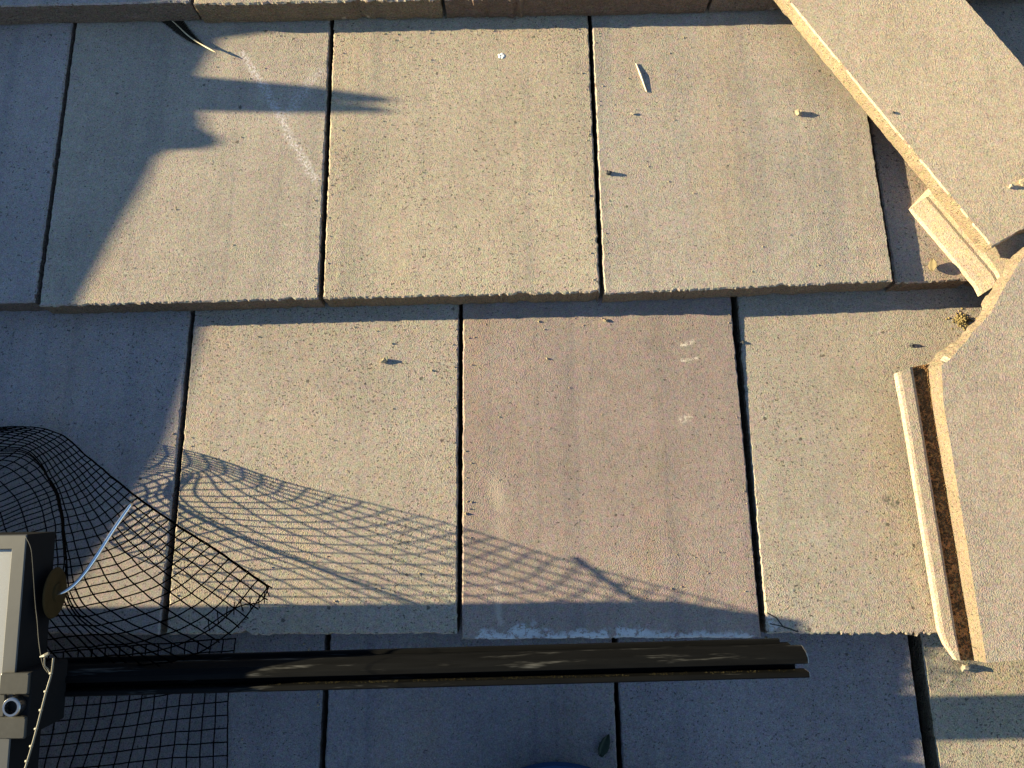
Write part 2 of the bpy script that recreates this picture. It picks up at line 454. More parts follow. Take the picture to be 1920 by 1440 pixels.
# the middle course
EFFL = concrete('tile_with_white_bloom', 0.75, 0.45, relief=0.8, origin=(0.3133, -0.1425), marks=[
    ('bloom', [(0.180, -0.3605), (0.205, -0.3625)], 0.0120, (0.62, 0.66, 0.70), 0.66),
    ('bloom', [(0.215, -0.3560), (0.233, -0.3560)], 0.0150, (0.60, 0.64, 0.68), 0.63),
    ('bloom', [(0.250, -0.3620), (0.305, -0.3615)], 0.0135, (0.62, 0.66, 0.70), 0.70),
    ('bloom', [(0.325, -0.3570), (0.345, -0.3590)], 0.0150, (0.60, 0.64, 0.68), 0.66),
    ('bloom', [(0.355, -0.3620), (0.455, -0.3635)], 0.0090, (0.58, 0.62, 0.66), 0.56),
    ('stain', [(0.196, -0.300), (0.2, -0.345)], 0.006, (0.52, 0.48, 0.42), 0.5),
    ('chalk', [(0.408, -0.050), (0.420, -0.046)], 0.004, (0.62, 0.56, 0.48), 0.8),
    ('chalk', [(0.406, -0.068), (0.424, -0.066)], 0.003, (0.62, 0.56, 0.48), 0.7),
    ('chalk', [(0.402, -0.136), (0.410, -0.133)], 0.006, (0.62, 0.56, 0.48), 0.6),
    ('stain', [(0.195, -0.20), (0.21, -0.27)], 0.014, (0.50, 0.43, 0.33), 0.35)])
CRACK = concrete('tile_with_cracked_corner', 0.35, 0.8, holes=0.24, origin=(0.6290, -0.1425), marks=[
    ('bloom', [(0.4765, -0.345), (0.479, -0.352)], 0.008, (0.5, 0.5, 0.52), 0.7),
    ('line', [(0.4748, -0.340), (0.4835, -0.3445), (0.489, -0.3535), (0.5035, -0.3585)], 0.0011, (0.02, 0.02, 0.02), 1.2),
    ('line', [(0.4765, -0.3505), (0.489, -0.3535)], 0.0009, (0.02, 0.02, 0.02), 1.2),
    ('chalk', [(0.613, -0.226), (0.624, -0.230)], 0.009, (0.06, 0.065, 0.055), 0.9)])
row(0.0, [(-0.470, -0.1562, -0.3546, -0.3562, -0.473, -0.1575, M_tile, GREY, 31, {}),
          (-0.1538, 0.1565, -0.3563, -0.3581, -0.1575, 0.1568, M_tile_pitted, TAN, 32, {}),
          (0.1572, 0.4690, -0.3639, -0.3652, 0.1568, 0.4690, EFFL, PURPLE, 33, {'dz_left': 0.0, 'rag': 0.8}),
          (0.4705, 0.786, -0.3611, -0.3650, 0.4735, 0.788, CRACK, (0.314, 0.272, 0.226, 1), 34, {'dz_top': -0.0052, 'rag': 1.6})], 0.0)

# the lowest course in view
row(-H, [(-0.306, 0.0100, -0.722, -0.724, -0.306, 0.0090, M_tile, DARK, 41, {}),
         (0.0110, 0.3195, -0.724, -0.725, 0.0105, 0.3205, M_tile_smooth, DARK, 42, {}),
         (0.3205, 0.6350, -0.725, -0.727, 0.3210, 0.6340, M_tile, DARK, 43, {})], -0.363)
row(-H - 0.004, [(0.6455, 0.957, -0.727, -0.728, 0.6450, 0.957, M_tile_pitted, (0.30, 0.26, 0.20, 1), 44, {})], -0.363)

# tiles round about, out of the picture
spare = None
for r_, z_, y_, off_ in ((-2, 3 * H, 0.722, 0.002), (0, 2 * H, 0.361, -0.16), (1, H, 0.0, 0.002), (2, 0.0, -0.361, 0.157), (3, -H, -0.722, 0.01), (4, -2 * H, -1.083, 0.157)):
    for k in range(-6, 4):
        x0 = off_ + k * 0.3145
        taken = {0: range(0, 3), 1: range(-2, 3), 2: range(-2, 2), 3: range(-1, 3)}.get(r_, ())
        if r_ == 0: taken = range(-1, 3)
        if r_ == 1: taken = range(-2, 3)
        if k in taken: continue
        if x0 < -2.05 or x0 > 1.1: continue
        if spare is None:
            spare = make_tile('roof_tile', (G, 0), (0.3145 - G, 0), (G, 0.361 + HEAD), (0.3145 - G, 0.361 + HEAD), 0, M_tile, GREY, 77, fine=False)
            base = spare.location.copy(); o = spare
        else:
            o = spare.copy(); link(o, roof)
        o.location = (base.x + x0, base.y + y_, z_)
        c = random.Random(k * 7 + r_).choice((TAN, GREY, PURPLE, BUFF)); o.color = c

# ------------------------------------------------------------------ loose and cut tiles at the right
M_cut = concrete('smooth_tan_concrete', 0.25, 0.06, fine=0.9, relief=0.65)
M_channel_warm = concrete('warm_bounce_dirt_channel', 0.2, 0.4, tint=(0.95, 0.60, 0.30), relief=1.5)  # dirt staining plus the orange of bounced light, both put into the tint
M_cut_side = concrete('dimmed_cut_side', 0.1, 0.8, tint=(0.62, 0.60, 0.55), relief=2.6)  # rough cut sides, tinted darker to hold down the sunlight on them

def resample(poly, n):
    ln = [0.0]
    for a, b in zip(poly[:-1], poly[1:]): ln.append(ln[-1] + (Vector(b) - Vector(a)).length)
    out = []
    for i in range(n):
        s = ln[-1] * i / (n - 1); k = 0
        while k < len(ln) - 2 and ln[k + 1] < s: k += 1
        t = (s - ln[k]) / max(1e-9, ln[k + 1] - ln[k])
        out.append(Vector(poly[k]).lerp(Vector(poly[k + 1]), t))
    return out

def slab(name, top, zt, zb, mat, color, seed, step=0.004, amp=0.0008, bevel=None):
    """A slab from an outline (XY list), top and underside heights as functions of (x, y)."""
    pts = []
    for (a, b) in zip(top, top[1:] + top[:1]):
        L = math.hypot(b[0] - a[0], b[1] - a[1]); n = max(1, int(L / step))
        nx, ny = (b[1] - a[1]) / L, -(b[0] - a[0]) / L
        for i in range(n):
            t = i / n
            d = amp * fractal(t * L, seed + len(pts) * 0.0, 160) if 0 < i else 0
            pts.append((a[0] + (b[0] - a[0]) * t + nx * d, a[1] + (b[1] - a[1]) * t + ny * d, nx, ny))
    cx = sum(p[0] for p in pts) / len(pts); cy = sum(p[1] for p in pts) / len(pts)
    n = len(pts); vs = []; fs = [tuple(range(n))]
    lay = [(-0.0014, 0.0), (0.0, 0.08), (0.0004, 0.35), (0.0, 0.7), (-0.0008, 1.0)]
    if bevel: lay = [(-bevel, 0.0), (-bevel * 0.45, 0.10), (-0.001, 0.45), (0.0, 0.7), (-0.0008, 1.0)]
    z0 = zb(cx, cy)
    for li, (o, f) in enumerate(lay):
        for i, (x, y, nx, ny) in enumerate(pts):
            k = o + (0.0007 * fractal(i * 0.5 + li * 9, seed + li, 0.8) if li else 0)
            z = zt(x, y) * (1 - f) + zb(x, y) * f
            vs.append((x + nx * k - cx, y + ny * k - cy, z - z0))
    for l in range(len(lay) - 1):
        for i in range(n):
            j = (i + 1) % n
            fs.append((l * n + i, l * n + j, l * n + n + j, l * n + n + i))
    fs.append(tuple(range((len(lay) - 1) * n, len(lay) * n)))
    o = mesh_obj(name, vs, fs, mat, None, (cx, cy, z0))
    o.data.materials.append(M_cut_side)
    for p in o.data.polygons:
        if abs(p.normal.z) < 0.6: p.material_index = 1
    o.color = color
    return o

# outline runs clockwise seen from above so that the normals (dy, -dx) point outwards when counter-clockwise
ul = resample([(0.6680, 0.0960, 0), (0.7255, 0.0015, 0), (0.7290, -0.0100, 0)], 40)
ui = resample([(0.6885, 0.1085, 0), (0.7460, 0.0140, 0), (0.7495, 0.0025, 0)], 40)
ur = resample([(0.790, 0.215, 0), (0.880, 0.110, 0), (0.790, 0.030, 0)], 40)
uo = Vector((0.74, 0.08, H - 0.0104)); vs = []; fs = []
for i in range(40):
    w_ = 0.0005 * fractal(i * 0.3, 51, 0.8)
    sec = [(ul[i], H - 0.0104), (ul[i] + Vector((w_, w_, 0)), H - 0.0086 + w_), (ul[i].lerp(ui[i], .08), H - 0.0070), (ul[i].lerp(ui[i], .85), H - 0.0030), (ui[i], H - 0.0034), (ui[i].lerp(ur[i], .05), H - 0.0014), (ur[i], H + 0.0040), (ur[i], H - 0.0104)]
    for p, z in sec: vs.append(Vector((p.x, p.y, z)) - uo)
for i in range(39):
    for k in range(8):
        l = (k + 1) % 8
        fs.append((i * 8 + k, i * 8 + l, i * 8 + 8 + l, i * 8 + 8 + k))
fs += [tuple(range(8)), tuple(range(39 * 8, 40 * 8))]
under = mesh_obj('cut_tile', vs, fs, M_cut, None, uo); under.color = (0.40, 0.325, 0.24, 1)
tag(under, 'narrow end of a cut tan tile poking out beneath the diagonal strip', 'roof tile')
lean = lambda x, y: SLOPE * (y - 0.035)
strip = slab('cut_tile', [(0.4400, 0.4700), (0.7299, 0.0332), (0.7680, 0.0530), (0.8980, 0.0740), (0.6320, 0.4720)],
             lambda x, y: H + 0.0240 + lean(x, y), lambda x, y: H + 0.0056 + lean(x, y), M_cut, (0.430, 0.348, 0.258, 1), 52, amp=0.0006)
tag(strip, 'long tan strip of cut tile lying diagonally across the upper right tiles', 'roof tile')

# broken tile with its side channel
bt = empty('broken_tile', (0.75, -0.2, 0.012))
bo = Vector((0.75, -0.2, 0.012))
tag(bt, 'broken tan tile with a dirt-filled side channel, lying over the lower right tiles', 'roof tile')
zb_ = lambda y: 0.1 * (y + 0.363)
rim_top = resample([(0.6571, -0.0975, 0.0566), (0.672, -0.0849, 0.0578), (0.6871, -0.0685, 0.0594), (0.7114, -0.0439, 0.0619), (0.7276, -0.0188, 0.0644), (0.744, 0.0064, 0.0669), (0.7599, 0.0261, 0.0689), (0.7872, 0.0485, 0.0712)], 60)
rim_low = resample([(0.6566, -0.0890, 0.031), (0.6711, -0.076, 0.0327), (0.6891, -0.0637, 0.0339), (0.719, -0.0354, 0.0368), (0.7254, -0.0189, 0.0384), (0.7375, -0.0045, 0.0396), (0.7574, 0.0265, 0.0430), (0.7852, 0.0500, 0.0455)], 60)
step_pts = resample([(0.6727, -0.387, 0.0276), (0.6711, -0.3632, 0.03), (0.6562, -0.1367, 0.0526), (0.6571, -0.0975, 0.0566)], 60)[:-1]
step_low = resample([(0.6746, -0.3885, 0.001), (0.6732, -0.3659, 0.003), (0.6573, -0.132, 0.0266), (0.6566, -0.0890, 0.031)], 60)[:-1]
rest_top = [Vector((0.8588, -0.0526, 0.061)), Vector((0.8672, -0.3709, 0.0292))]
rest_low = [Vector((v.x, v.y, v.z - 0.028)) for v in rest_top]
bot_top = resample([(0.8672, -0.3709, 0.0292), (0.6727, -0.387, 0.0276)], 60)[1:-1]
ring_t = step_pts + rim_top + rest_top + bot_top
ring_b = step_low + rim_low + rest_low + [Vector((v.x, v.y - 0.0008, v.z - 0.028)) for v in bot_top]
n = len(ring_t); vs = []; fs = [tuple(range(n))]
layers = [0.0, 0.25, 0.5, 0.75, 1.0]
for li, f in enumerate(layers):
    for i in range(n):
        p = ring_t[i].lerp(ring_b[i], f)
        broken = 59 <= i < 59 + 58
        a = (0.0022 if broken else 0.00045)
        if li == 0: a *= 0.7
        q = Vector((fractal(i * 0.33 + li * 4.1, 60, 0.9), fractal(i * 0.33 + li * 4.1, 63, 0.9), 0.0)) * a
        if broken and li == 1: q += Vector((-0.0010, 0.0012, 0))
        vs.append(p + q - bo)
for l in range(len(layers) - 1):
    for i in range(n):
        j = (i + 1) % n
        fs.append((l * n + i, l * n + j, l * n + n + j, l * n + n + i))
fs.append(tuple(range((len(layers) - 1) * n, len(layers) * n)))
o = mesh_obj('body', vs, fs, M_cut, bt); o.color = (0.362, 0.296, 0.236, 1)
o.data.materials.append(M_cut_side)
for p in o.data.polygons:
    if abs(p.normal.z) < 0.6: p.material_index = 1
# flange: outer wall, rounded rib, channel floor, running under the body
prof_px = {'outer': [(0.6200, -0.0985), (0.6238, -0.1386), (0.6400, -0.3600), (0.6440, -0.3720), (0.6530, -0.3865)],
           'ribR': [(0.6392, -0.0915), (0.6422, -0.1328), (0.6578, -0.3600), (0.6586, -0.3720), (0.6595, -0.3875)],
           'chR': [(0.6557, -0.0880), (0.6583, -0.1320), (0.6732, -0.3600), (0.6738, -0.3720), (0.6748, -0.3885)]}
N = 70
ou = resample([(x, y, 0) for x, y in prof_px['outer']], N); rr = resample([(x, y, 0) for x, y in prof_px['ribR']], N); ch = resample([(x, y, 0) for x, y in prof_px['chR']], N)
vs = []; fs = []
for i in range(N):
    a, b, c = ou[i], rr[i], ch[i]
    j = lambda s, k: s * fractal(i * 0.4, 70 + k, 0.6)
    sec = [(a + Vector((0.004, 0, 0)), 0.0), (a + Vector((j(.0005, 4), 0, 0)), 0.0078), (a + Vector((j(.0005, 1), 0, 0)), 0.0094), (a.lerp(b, .09) + Vector((j(.0004, 2), 0, 0)), 0.0114), (a.lerp(b, .26), 0.0122 + j(.0002, 3)), (a.lerp(b, .78), 0.0123), (a.lerp(b, .92), 0.0112),
           (b, 0.0095), (b.lerp(c, .10), 0.0066), (b.lerp(c, .5), 0.0062), (c + Vector((0.004, 0, 0)), 0.0064), (c + Vector((0.004, 0, 0)), 0.0)]
    for p, z in sec: vs.append(Vector((p.x, p.y, zb_(p.y) + z)) - bo)
K = 12
for i in range(N - 1):
    for k in range(K):
        l = (k + 1) % K
        fs.append((i * K + k, i * K + l, i * K + K + l, i * K + K + k))
fs += [tuple(range(K)), tuple(range((N - 1) * K, N * K))]
o = mesh_obj('flange', vs, fs, M_cut, bt); o.color = (0.375, 0.305, 0.235, 1)
o.data.materials.append(M_channel_warm)
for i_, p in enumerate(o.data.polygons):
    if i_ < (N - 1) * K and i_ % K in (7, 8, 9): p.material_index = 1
# dirt in the channel
rng = random.Random(5); mb = MB()
for i in range(2600):
    t = rng.random(); k = min(N - 2, int(t * (N - 1))); f_ = t * (N - 1) - k
    w = rng.random()
    p = rr[k].lerp(rr[k + 1], f_).lerp(ch[k].lerp(ch[k + 1], f_), 0.12 + 0.95 * w)
    dens = 0.35 + 0.65 * (1 - t) + 0.5 * noise.noise(Vector((t * 25, 3, 1)))
    if rng.random() > dens: continue
    s = rng.uniform(0.0005, 0.0013)
    c = Vector((p.x, p.y, zb_(p.y) + 0.0062 + s * 0.3 + (0.0022 * abs(w - 0.4)))) - bo
    vv = [c + Vector(d) * s * rng.uniform(.6, 1.3) for d in ((1, 0, 0), (0, 1, 0), (-1, 0, 0), (0, -1, 0), (0, 0, 1), (0, 0, -1))]
    mb.add(vv, [(0, 1, 4), (1, 2, 4), (2, 3, 4), (3, 0, 4), (1, 0, 5), (2, 1, 5), (3, 2, 5), (0, 3, 5)])
o = mb.build('channel_dirt', M_soil, bt); o['kind'] = 'stuff'

# ------------------------------------------------------------------ solar panel, its clamp and the rail
PC = (-0.186, -0.257, 0.18)
panel = empty('solar_panel', PC, (TILT, 0, 0))
tag(panel, 'pale-edged solar panel with grey metal frame entering at the lower left', 'solar panel')
PW, PL, FH = 1.05, 1.75, 0.036
mb = MB()                                            # frame: outer wall, top lip, inner wall as one mitred ring
sect = [(0.0, -FH), (0.0, -0.0008), (0.0008, 0.0), (0.0112, 0.0), (0.012, -0.0008), (0.012, -0.004), (0.002, -0.005), (0.002, -FH + 0.002), (0.030, -FH + 0.002), (0.030, -FH)]
cor = lambda d: [(-d, -d), (-PW + d, -d), (-PW + d, -PL + d), (-d, -PL + d)]
vs = [(x, y, z) for d, z in sect for x, y in cor(d)]
fs = [(i * 4 + k, i * 4 + (k + 1) % 4, ((i + 1) % len(sect)) * 4 + (k + 1) % 4, ((i + 1) % len(sect)) * 4 + k) for i in range(len(sect)) for k in range(4)]
fr = mesh_obj('frame', vs, fs, M_frame, panel)
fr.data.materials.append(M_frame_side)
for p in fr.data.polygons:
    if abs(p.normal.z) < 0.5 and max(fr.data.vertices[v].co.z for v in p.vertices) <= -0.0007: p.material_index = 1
mb = MB(); mb.box(-PW + 0.004, -0.004, -PL + 0.004, -0.004, -0.0046, -0.0042); mb.build('backsheet', M_backsheet, panel)
mb = MB(); mb.box(-PW + 0.030, -0.030, -PL + 0.034, -0.034, -0.0040, -0.0037); mb.build('cell_sheet', M_cell, panel)
mb = MB(); mb.box(-PW + 0.0125, -0.0125, -PL + 0.0125, -0.0125, -0.0030, -0.0012); mb.build('glass', M_glass, panel)

# rail
RX, RY, RZ = 0.4655, -0.3680, 0.126
rail = empty('mounting_rail', (RX, RY, RZ), (TILT, 0, 0.0165))
tag(rail, 'black grooved aluminium mounting rail running across below the middle tiles', 'rail')
L0 = -1.75
mb = MB(); mb.prism([(-.0150, -.0014), (-.0138, 0), (-.0110, 0), (-.0102, -.0010), (-.0102, -.0130), (-.0120, -.0140), (-.0155, -.0140)], L0, 0.0005); mb.build('front_lip', M_rail, rail)
mb = MB(); mb.prism([(-.0155, -.0142), (-.0025, -.0142), (.0060, -.0142), (.0080, -.0240), (.0080, -.0300), (-.0155, -.0300)], L0, -0.006); mb.build('web', M_rail, rail)
mb = MB(); mb.prism([(-.0036, -.0138), (-.0036, -.0010), (-.0028, .0004), (.0010, .0004), (.0024, -.0006), (.0042, -.0026), (.0052, -.0034), (.0084, -.0110), (.0090, -.0138)], L0, 0.0); mb.build('top_lip', M_rail, rail)
mb = MB(); mb.prism([(.0082, -.0246), (.0112, -.0246), (.0118, -.0252), (.0118, -.0285), (.0112, -.0290), (.0082, -.0290)], L0, -0.014); mb.build('base_flange', M_rail, rail)
tl_ = [c for c in rail.children if c.name.startswith('top_lip')][0]
fl_ = [c for c in rail.children if c.name.startswith('front_lip')][0]
mb = MB(); mb.prism([(-.0033, -.0134), (-.0033, -.0012), (-.0026, .0001), (.0009, .0001), (.0022, -.0009), (.0040, -.0029), (.0049, -.0037), (.0081, -.0113), (.0086, -.0134)], 0.0002, 0.0009); mb.build('cut_end', M_rib_edge, tl_)
mb = MB(); mb.prism([(-.0146, -.0018), (-.0136, -.0004), (-.0112, -.0004), (-.0105, -.0012), (-.0105, -.0128), (-.0146, -.0136)], 0.0007, 0.0012); mb.build('cut_end', M_rib_edge, fl_)
rng = random.Random(9); mb = MB()
for i in range(600):
    x = -rng.random() ** 0.8 * 0.62
    if noise.noise(Vector((x * 40, 1, 2))) < -0.25: continue
    c = Vector((x - 0.006, -.0102 + rng.uniform(0, .0004), -.0025 - rng.random() * .006)); s = rng.uniform(.00015, .0004)
    vv = [c + Vector(d) * s for d in ((1, 0, 0), (0, 1, 0), (-1, 0, 0), (0, -1, 0), (0, 0, 1))]
    mb.add(vv, [(0, 1, 4), (1, 2, 4), (2, 3, 4), (3, 0, 4)])
o = mb.build('groove_dust', M_rail_dirt, rail); o['kind'] = 'stuff'

# end clamp
clamp = empty('end_clamp', (-0.186, -0.3905, PC[2] + SLOPE * (-0.3905 - PC[1])), (TILT, 0, 0))
tag(clamp, 'dark metal end clamp gripping the solar panel frame above the rail', 'clamp')
mb = MB()
mb.box(-0.0100, 0.0140, -0.0250, -0.0085, 0.0006, 0.0036, 0.0008)
mb.box(-0.0100, 0.0140, 0.0085, 0.0250, 0.0006, 0.0036, 0.0008)
mb.box(-0.0100, -0.0045, -0.0084, 0.0084, 0.0007, 0.0035, 0.0006)
mb.build('grip_plate', M_clamp, clamp)
mb = MB(); mb.box(0.0010, 0.0140, -0.0248, 0.0248, -0.0450, 0.0004, 0.0012); mb.build('clamp_block', M_frame_side, clamp)
mb = MB(); mb.lathe([(0.0074, 0.0006), (0.0074, 0.0070), (0.0068, 0.0078), (0.0052, 0.0078), (0.0050, 0.0020), (0.0001, 0.0020)], 28, Matrix.Translation((0.0040, 0, 0)))
bo_ = mb.build('bolt', M_bolt, clamp, smooth=False)
mb = MB(); mb.lathe([(0.0049, 0.0022), (0.0049, 0.0030), (0.0001, 0.0030)], 24, Matrix.Translation((0.0040, 0, 0))); mb.build('socket', M_socket, bo_)

# ------------------------------------------------------------------ wire mesh guard
NET_A = [
 [(-0.3724, -0.1368, 0.02), (-0.3922, -0.1436, 0.02), (-0.4111, -0.1551, 0.02), (-0.4323, -0.1694, 0.02), (-0.4754, -0.1919, 0.02)],
 [(-0.3076, -0.1374, 0.027), (-0.3277, -0.1463, 0.03), (-0.3493, -0.1582, 0.03), (-0.3719, -0.1725, 0.028), (-0.4171, -0.1961, 0.025)],
 [(-0.269, -0.148, 0.034), (-0.2836, -0.1596, 0.04), (-0.297, -0.1662, 0.04), (-0.3138, -0.1743, 0.035), (-0.381, -0.2112, 0.03)],
 [(-0.2266, -0.1737, 0.05), (-0.2466, -0.1884, 0.05), (-0.275, -0.1973, 0.032), (-0.2824, -0.2003, 0.029), (-0.3545, -0.2311, 0.03)],
 [(-0.1704, -0.2052, 0.082), (-0.2058, -0.2261, 0.068), (-0.2508, -0.2316, 0.044), (-0.2591, -0.2313, 0.04), (-0.335, -0.2562, 0.035)],
 [(-0.1172, -0.2364, 0.101), (-0.1556, -0.2644, 0.098), (-0.2141, -0.2761, 0.078), (-0.2282, -0.2734, 0.07), (-0.3025, -0.2831, 0.05)],
 [(-0.0521, -0.2692, 0.126), (-0.0948, -0.3023, 0.126), (-0.1661, -0.3205, 0.116), (-0.1972, -0.3212, 0.102), (-0.2593, -0.328, 0.07)],
 [(0.0061, -0.3028, 0.14), (-0.027, -0.3413, 0.137), (-0.0711, -0.3624, 0.128), (-0.132, -0.3711, 0.11), (-0.1985, -0.3807, 0.08)]]
NET_B = [
 [(-0.2604, -0.368, 0.06), (-0.2623, -0.4226, 0.06), (-0.2628, -0.4842, 0.06), (-0.2714, -0.5405, 0.05)],
 [(-0.1952, -0.3652, 0.03), (-0.1994, -0.4243, 0.02), (-0.2121, -0.4917, 0.02), (-0.2212, -0.5509, 0.01)],
 [(-0.1423, -0.3649, -0.005), (-0.1472, -0.4225, -0.015), (-0.1509, -0.4949, -0.015), (-0.1524, -0.5574, -0.02)],
 [(-0.0879, -0.3638, -0.028), (-0.0918, -0.4195, -0.0295), (-0.0877, -0.497, -0.030), (-0.0839, -0.5563, -0.0305)]]

def crom(ps, t):
    n = len(ps) - 1
    s = max(0.0, min(0.999999, t)) * n
    i = int(s); f = s - i
    if t > 1: f = 1 + (t - 1) * n; i = n - 1
    g = lambda k: ps[k] if 0 <= k <= n else (2 * ps[0] - ps[1] if k < 0 else 2 * ps[n] - ps[n - 1])
    p0, p1, p2, p3 = g(i - 1), g(i), g(i + 1), g(i + 2)
    return 0.5 * ((2 * p1) + (p2 - p0) * f + (2 * p0 - 5 * p1 + 4 * p2 - p3) * f * f + (3 * p1 - p0 - 3 * p2 + p3) * f ** 3)
def surf(net, u, v):
    p = crom([crom([Vector(q) for q in c], v) for c in net], u)
    return p + noise.noise_vector(p * 45.0) * 0.0009                # hand-bent, never quite fair
def arc_params(fn, cell):
    pts = [fn(i / 300) for i in range(301)]; ln = [0.0]
    for a, b in zip(pts[:-1], pts[1:]): ln.append(ln[-1] + (b - a).length)
    k = max(1, round(ln[-1] / cell)); out = []; j = 0
    for i in range(k + 1):
        s = ln[-1] * i / k
        while j < 299 and ln[j + 1] < s: j += 1
        out.append((j + (s - ln[j]) / max(1e-9, ln[j + 1] - ln[j])) / 300)
    return out

def mesh_sheet(root, net, us, vs_, rad, seed, stub_u=0.0, nsub=3):
    rng = random.Random(seed); o0 = root.location
    jit = lambda: Vector((rng.uniform(-1, 1), rng.uniform(-1, 1), rng.uniform(-1, 1))) * 0.00035
    for v in vs_:                                    # wires along u
        a = [us[0] + (us[-1] - us[0]) * i / (len(us) * nsub) for i in range(len(us) * nsub + 1)]
        pts = [surf(net, u, v) + jit() * 0.4 - o0 for u in a]
        if stub_u: pts.append(pts[-1] + (pts[-1] - pts[-3]).normalized() * stub_u * rng.uniform(0.3, 1.3) + jit())
        mb = MB(); mb.tube(pts, rad, 5); mb.build('wire', M_wire, root, smooth=True)
    for u in us:
        m = len(vs_) * nsub
        pts = [surf(net, u, vs_[0] + (vs_[-1] - vs_[0]) * i / m) + Vector((0, 0, rad * 1.5)) + jit() * 0.4 - o0 for i in range(m + 1)]
        mb = MB(); mb.tube(pts, rad, 5); mb.build('wire', M_wire, root, smooth=True)

guard = empty('wire_mesh', (-0.18, -0.28, 0.14))
tag(guard, 'curled sheet of black square wire mesh flaring from the panel corner', 'wire mesh')
us = arc_params(lambda t: surf(NET_A, t, 0.0), 0.0118)
vs_ = [0, .05, .10, .15, .20, .25, .31, .37, .44, .50, .55, .61, .67, .72, .77, .81, .87, .93, 1.0]
mesh_sheet(guard, NET_A, us, vs_, 0.00064, 3, 0.006)
# a doubled selvedge and the frayed cut corner
mb = MB(); mb.tube([surf(NET_A, i / 110, 0.004) + Vector((0, 0, .001)) - guard.location for i in range(111)], 0.00055, 5); mb.build('wire', M_wire, guard, smooth=True)
tipv = [Vector(p) for p in ((0.0061, -0.3028, 0.141), (-0.001, -0.3150, 0.139), (-0.022, -0.3190, 0.128), (-0.040, -0.327, 0.120), (-0.062, -0.340, 0.11))]
mb = MB(); mb.tube([crom(tipv, i / 24) - guard.location for i in range(25)], 0.0006, 5); mb.build('wire', M_wire, guard, smooth=True)
rng = random.Random(21)
for i in range(9):
    p = crom(tipv, 0.06 + i * 0.11); a = rng.uniform(-0.5, 0.5)
    q = p + Vector((math.sin(a) * 0.004, 0.006, 0.002)); r2 = p - Vector((math.sin(a) * 0.003, 0.005, 0.003))
    mb = MB(); mb.tube([q - guard.location, p - guard.location, r2 - guard.location], 0.0005, 5); mb.build('wire', M_wire, guard, smooth=True)

low = empty('wire_mesh', (-0.17, -0.46, 0.0))
tag(low, 'flat strip of black wire mesh passing under the rail by the end clamp', 'wire mesh')
us2 = arc_params(lambda t: surf(NET_B, t, 0.4), 0.0122)
vs2 = arc_params(lambda t: surf(NET_B, 0.9, t), 0.0133)
mesh_sheet(low, NET_B, us2, vs2, 0.00068, 4, 0.0)

# mesh clip: bent bare rod through a round washer
clip = empty('mesh_clip', (-0.1782, -0.3053, 0.146))
tag(clip, 'bent shiny metal clip rod with a brown disc holding the mesh to the panel', 'clip')
co_ = Vector((-0.1782, -0.3053, 0.146))
rod = [Vector(p) - co_ for p in ((-0.186, -0.306, 0.147), (-0.1762, -0.3061, 0.148), (-0.1675, -0.3036, 0.147), (-0.1602, -0.2941, 0.142), (-0.1533, -0.2762, 0.134), (-0.1479, -0.2504, 0.12), (-0.1414, -0.2275, 0.108))]
mb = MB(); mb.tube([crom(rod, i / 40) for i in range(41)], 0.0017, 10); mb.build('rod', M_rod, clip, smooth=True)
ax = Vector((0.97, 0.02, -0.2)).normalized().to_track_quat('Z', 'Y').to_matrix().to_4x4()
mb = MB(); mb.lathe([(0.004, -0.0012), (0.0205, -0.0010), (0.0215, 0.0), (0.0205, 0.0010), (0.008, 0.0014), (0.0075, 0.0030), (0.0025, 0.0034)], 32, ax)
mb.build('disc', M_disc, clip)

# loose strand of cut selvedge wire standing in the sun beside the clamp
st = empty('wire_strand', (-0.14, -0.40, 0.2))
tag(st, 'pale sunlit strand of cut wire with small nubs beside the end clamp', 'wire')
so = Vector((-0.14, -0.40, 0.2))
P1 = [Vector(p) for p in ((-0.1330, -0.3505, 0.205), (-0.1336, -0.3560, 0.204), (-0.1364, -0.3631, 0.2), (-0.1387, -0.3764, 0.2), (-0.1405, -0.3895, 0.2), (-0.1423, -0.4025, 0.2), (-0.1442, -0.4143, 0.2), (-0.1462, -0.4252, 0.2), (-0.1482, -0.4389, 0.2), (-0.151, -0.456, 0.19), (-0.16, -0.50, 0.12))]
mb = MB(); mb.tube([crom(P1, i / 80) - so for i in range(81)], 0.0008, 6); mb.build('long_wire', M_strand, st, smooth=True)
P2 = [Vector(p) for p in ((-0.1400, -0.3504, 0.205), (-0.1404, -0.3560, 0.203), (-0.1395, -0.3592, 0.2), (-0.1368, -0.3635, 0.2))]
mb = MB(); mb.tube([crom(P2, i / 20) - so for i in range(21)], 0.0006, 6); mb.build('side_wire', M_strand, st, smooth=True)
P3 = [Vector(p) for p in ((-0.1844, -0.2587, 0.183), (-0.1784, -0.2669, 0.184), (-0.1752, -0.2776, 0.184), (-0.1693, -0.3108, 0.182), (-0.1642, -0.3249, 0.184), (-0.1563, -0.3406, 0.190), (-0.1462, -0.3558, 0.197), (-0.1391, -0.3619, 0.2))]
mb = MB(); mb.tube([crom(P3, i / 60) - so for i in range(61)], 0.00028, 5); mb.build('thin_wire', M_thin, st, smooth=True)
for t in (0.19, 0.29, 0.39, 0.49, 0.59, 0.685, 0.78):
    c = crom(P1, t) - so
    mb = MB(); mb.tube([c + Vector((-.0016, 0, .0004)), c, c + Vector((.0014, 0.0003, .0012))], [0.0008, 0.0012, 0.0005], 6); mb.build('nub', M_strand, st, smooth=True)
c = P2[0] - so
mb = MB(); mb.tube([c + Vector((-.003, .001, .001)), c + Vector((.001, .002, .001)), c + Vector((.0035, .0035, .001))], [0.0006, 0.0016, 0.0012], 6); mb.build('nub', M_strand, st)

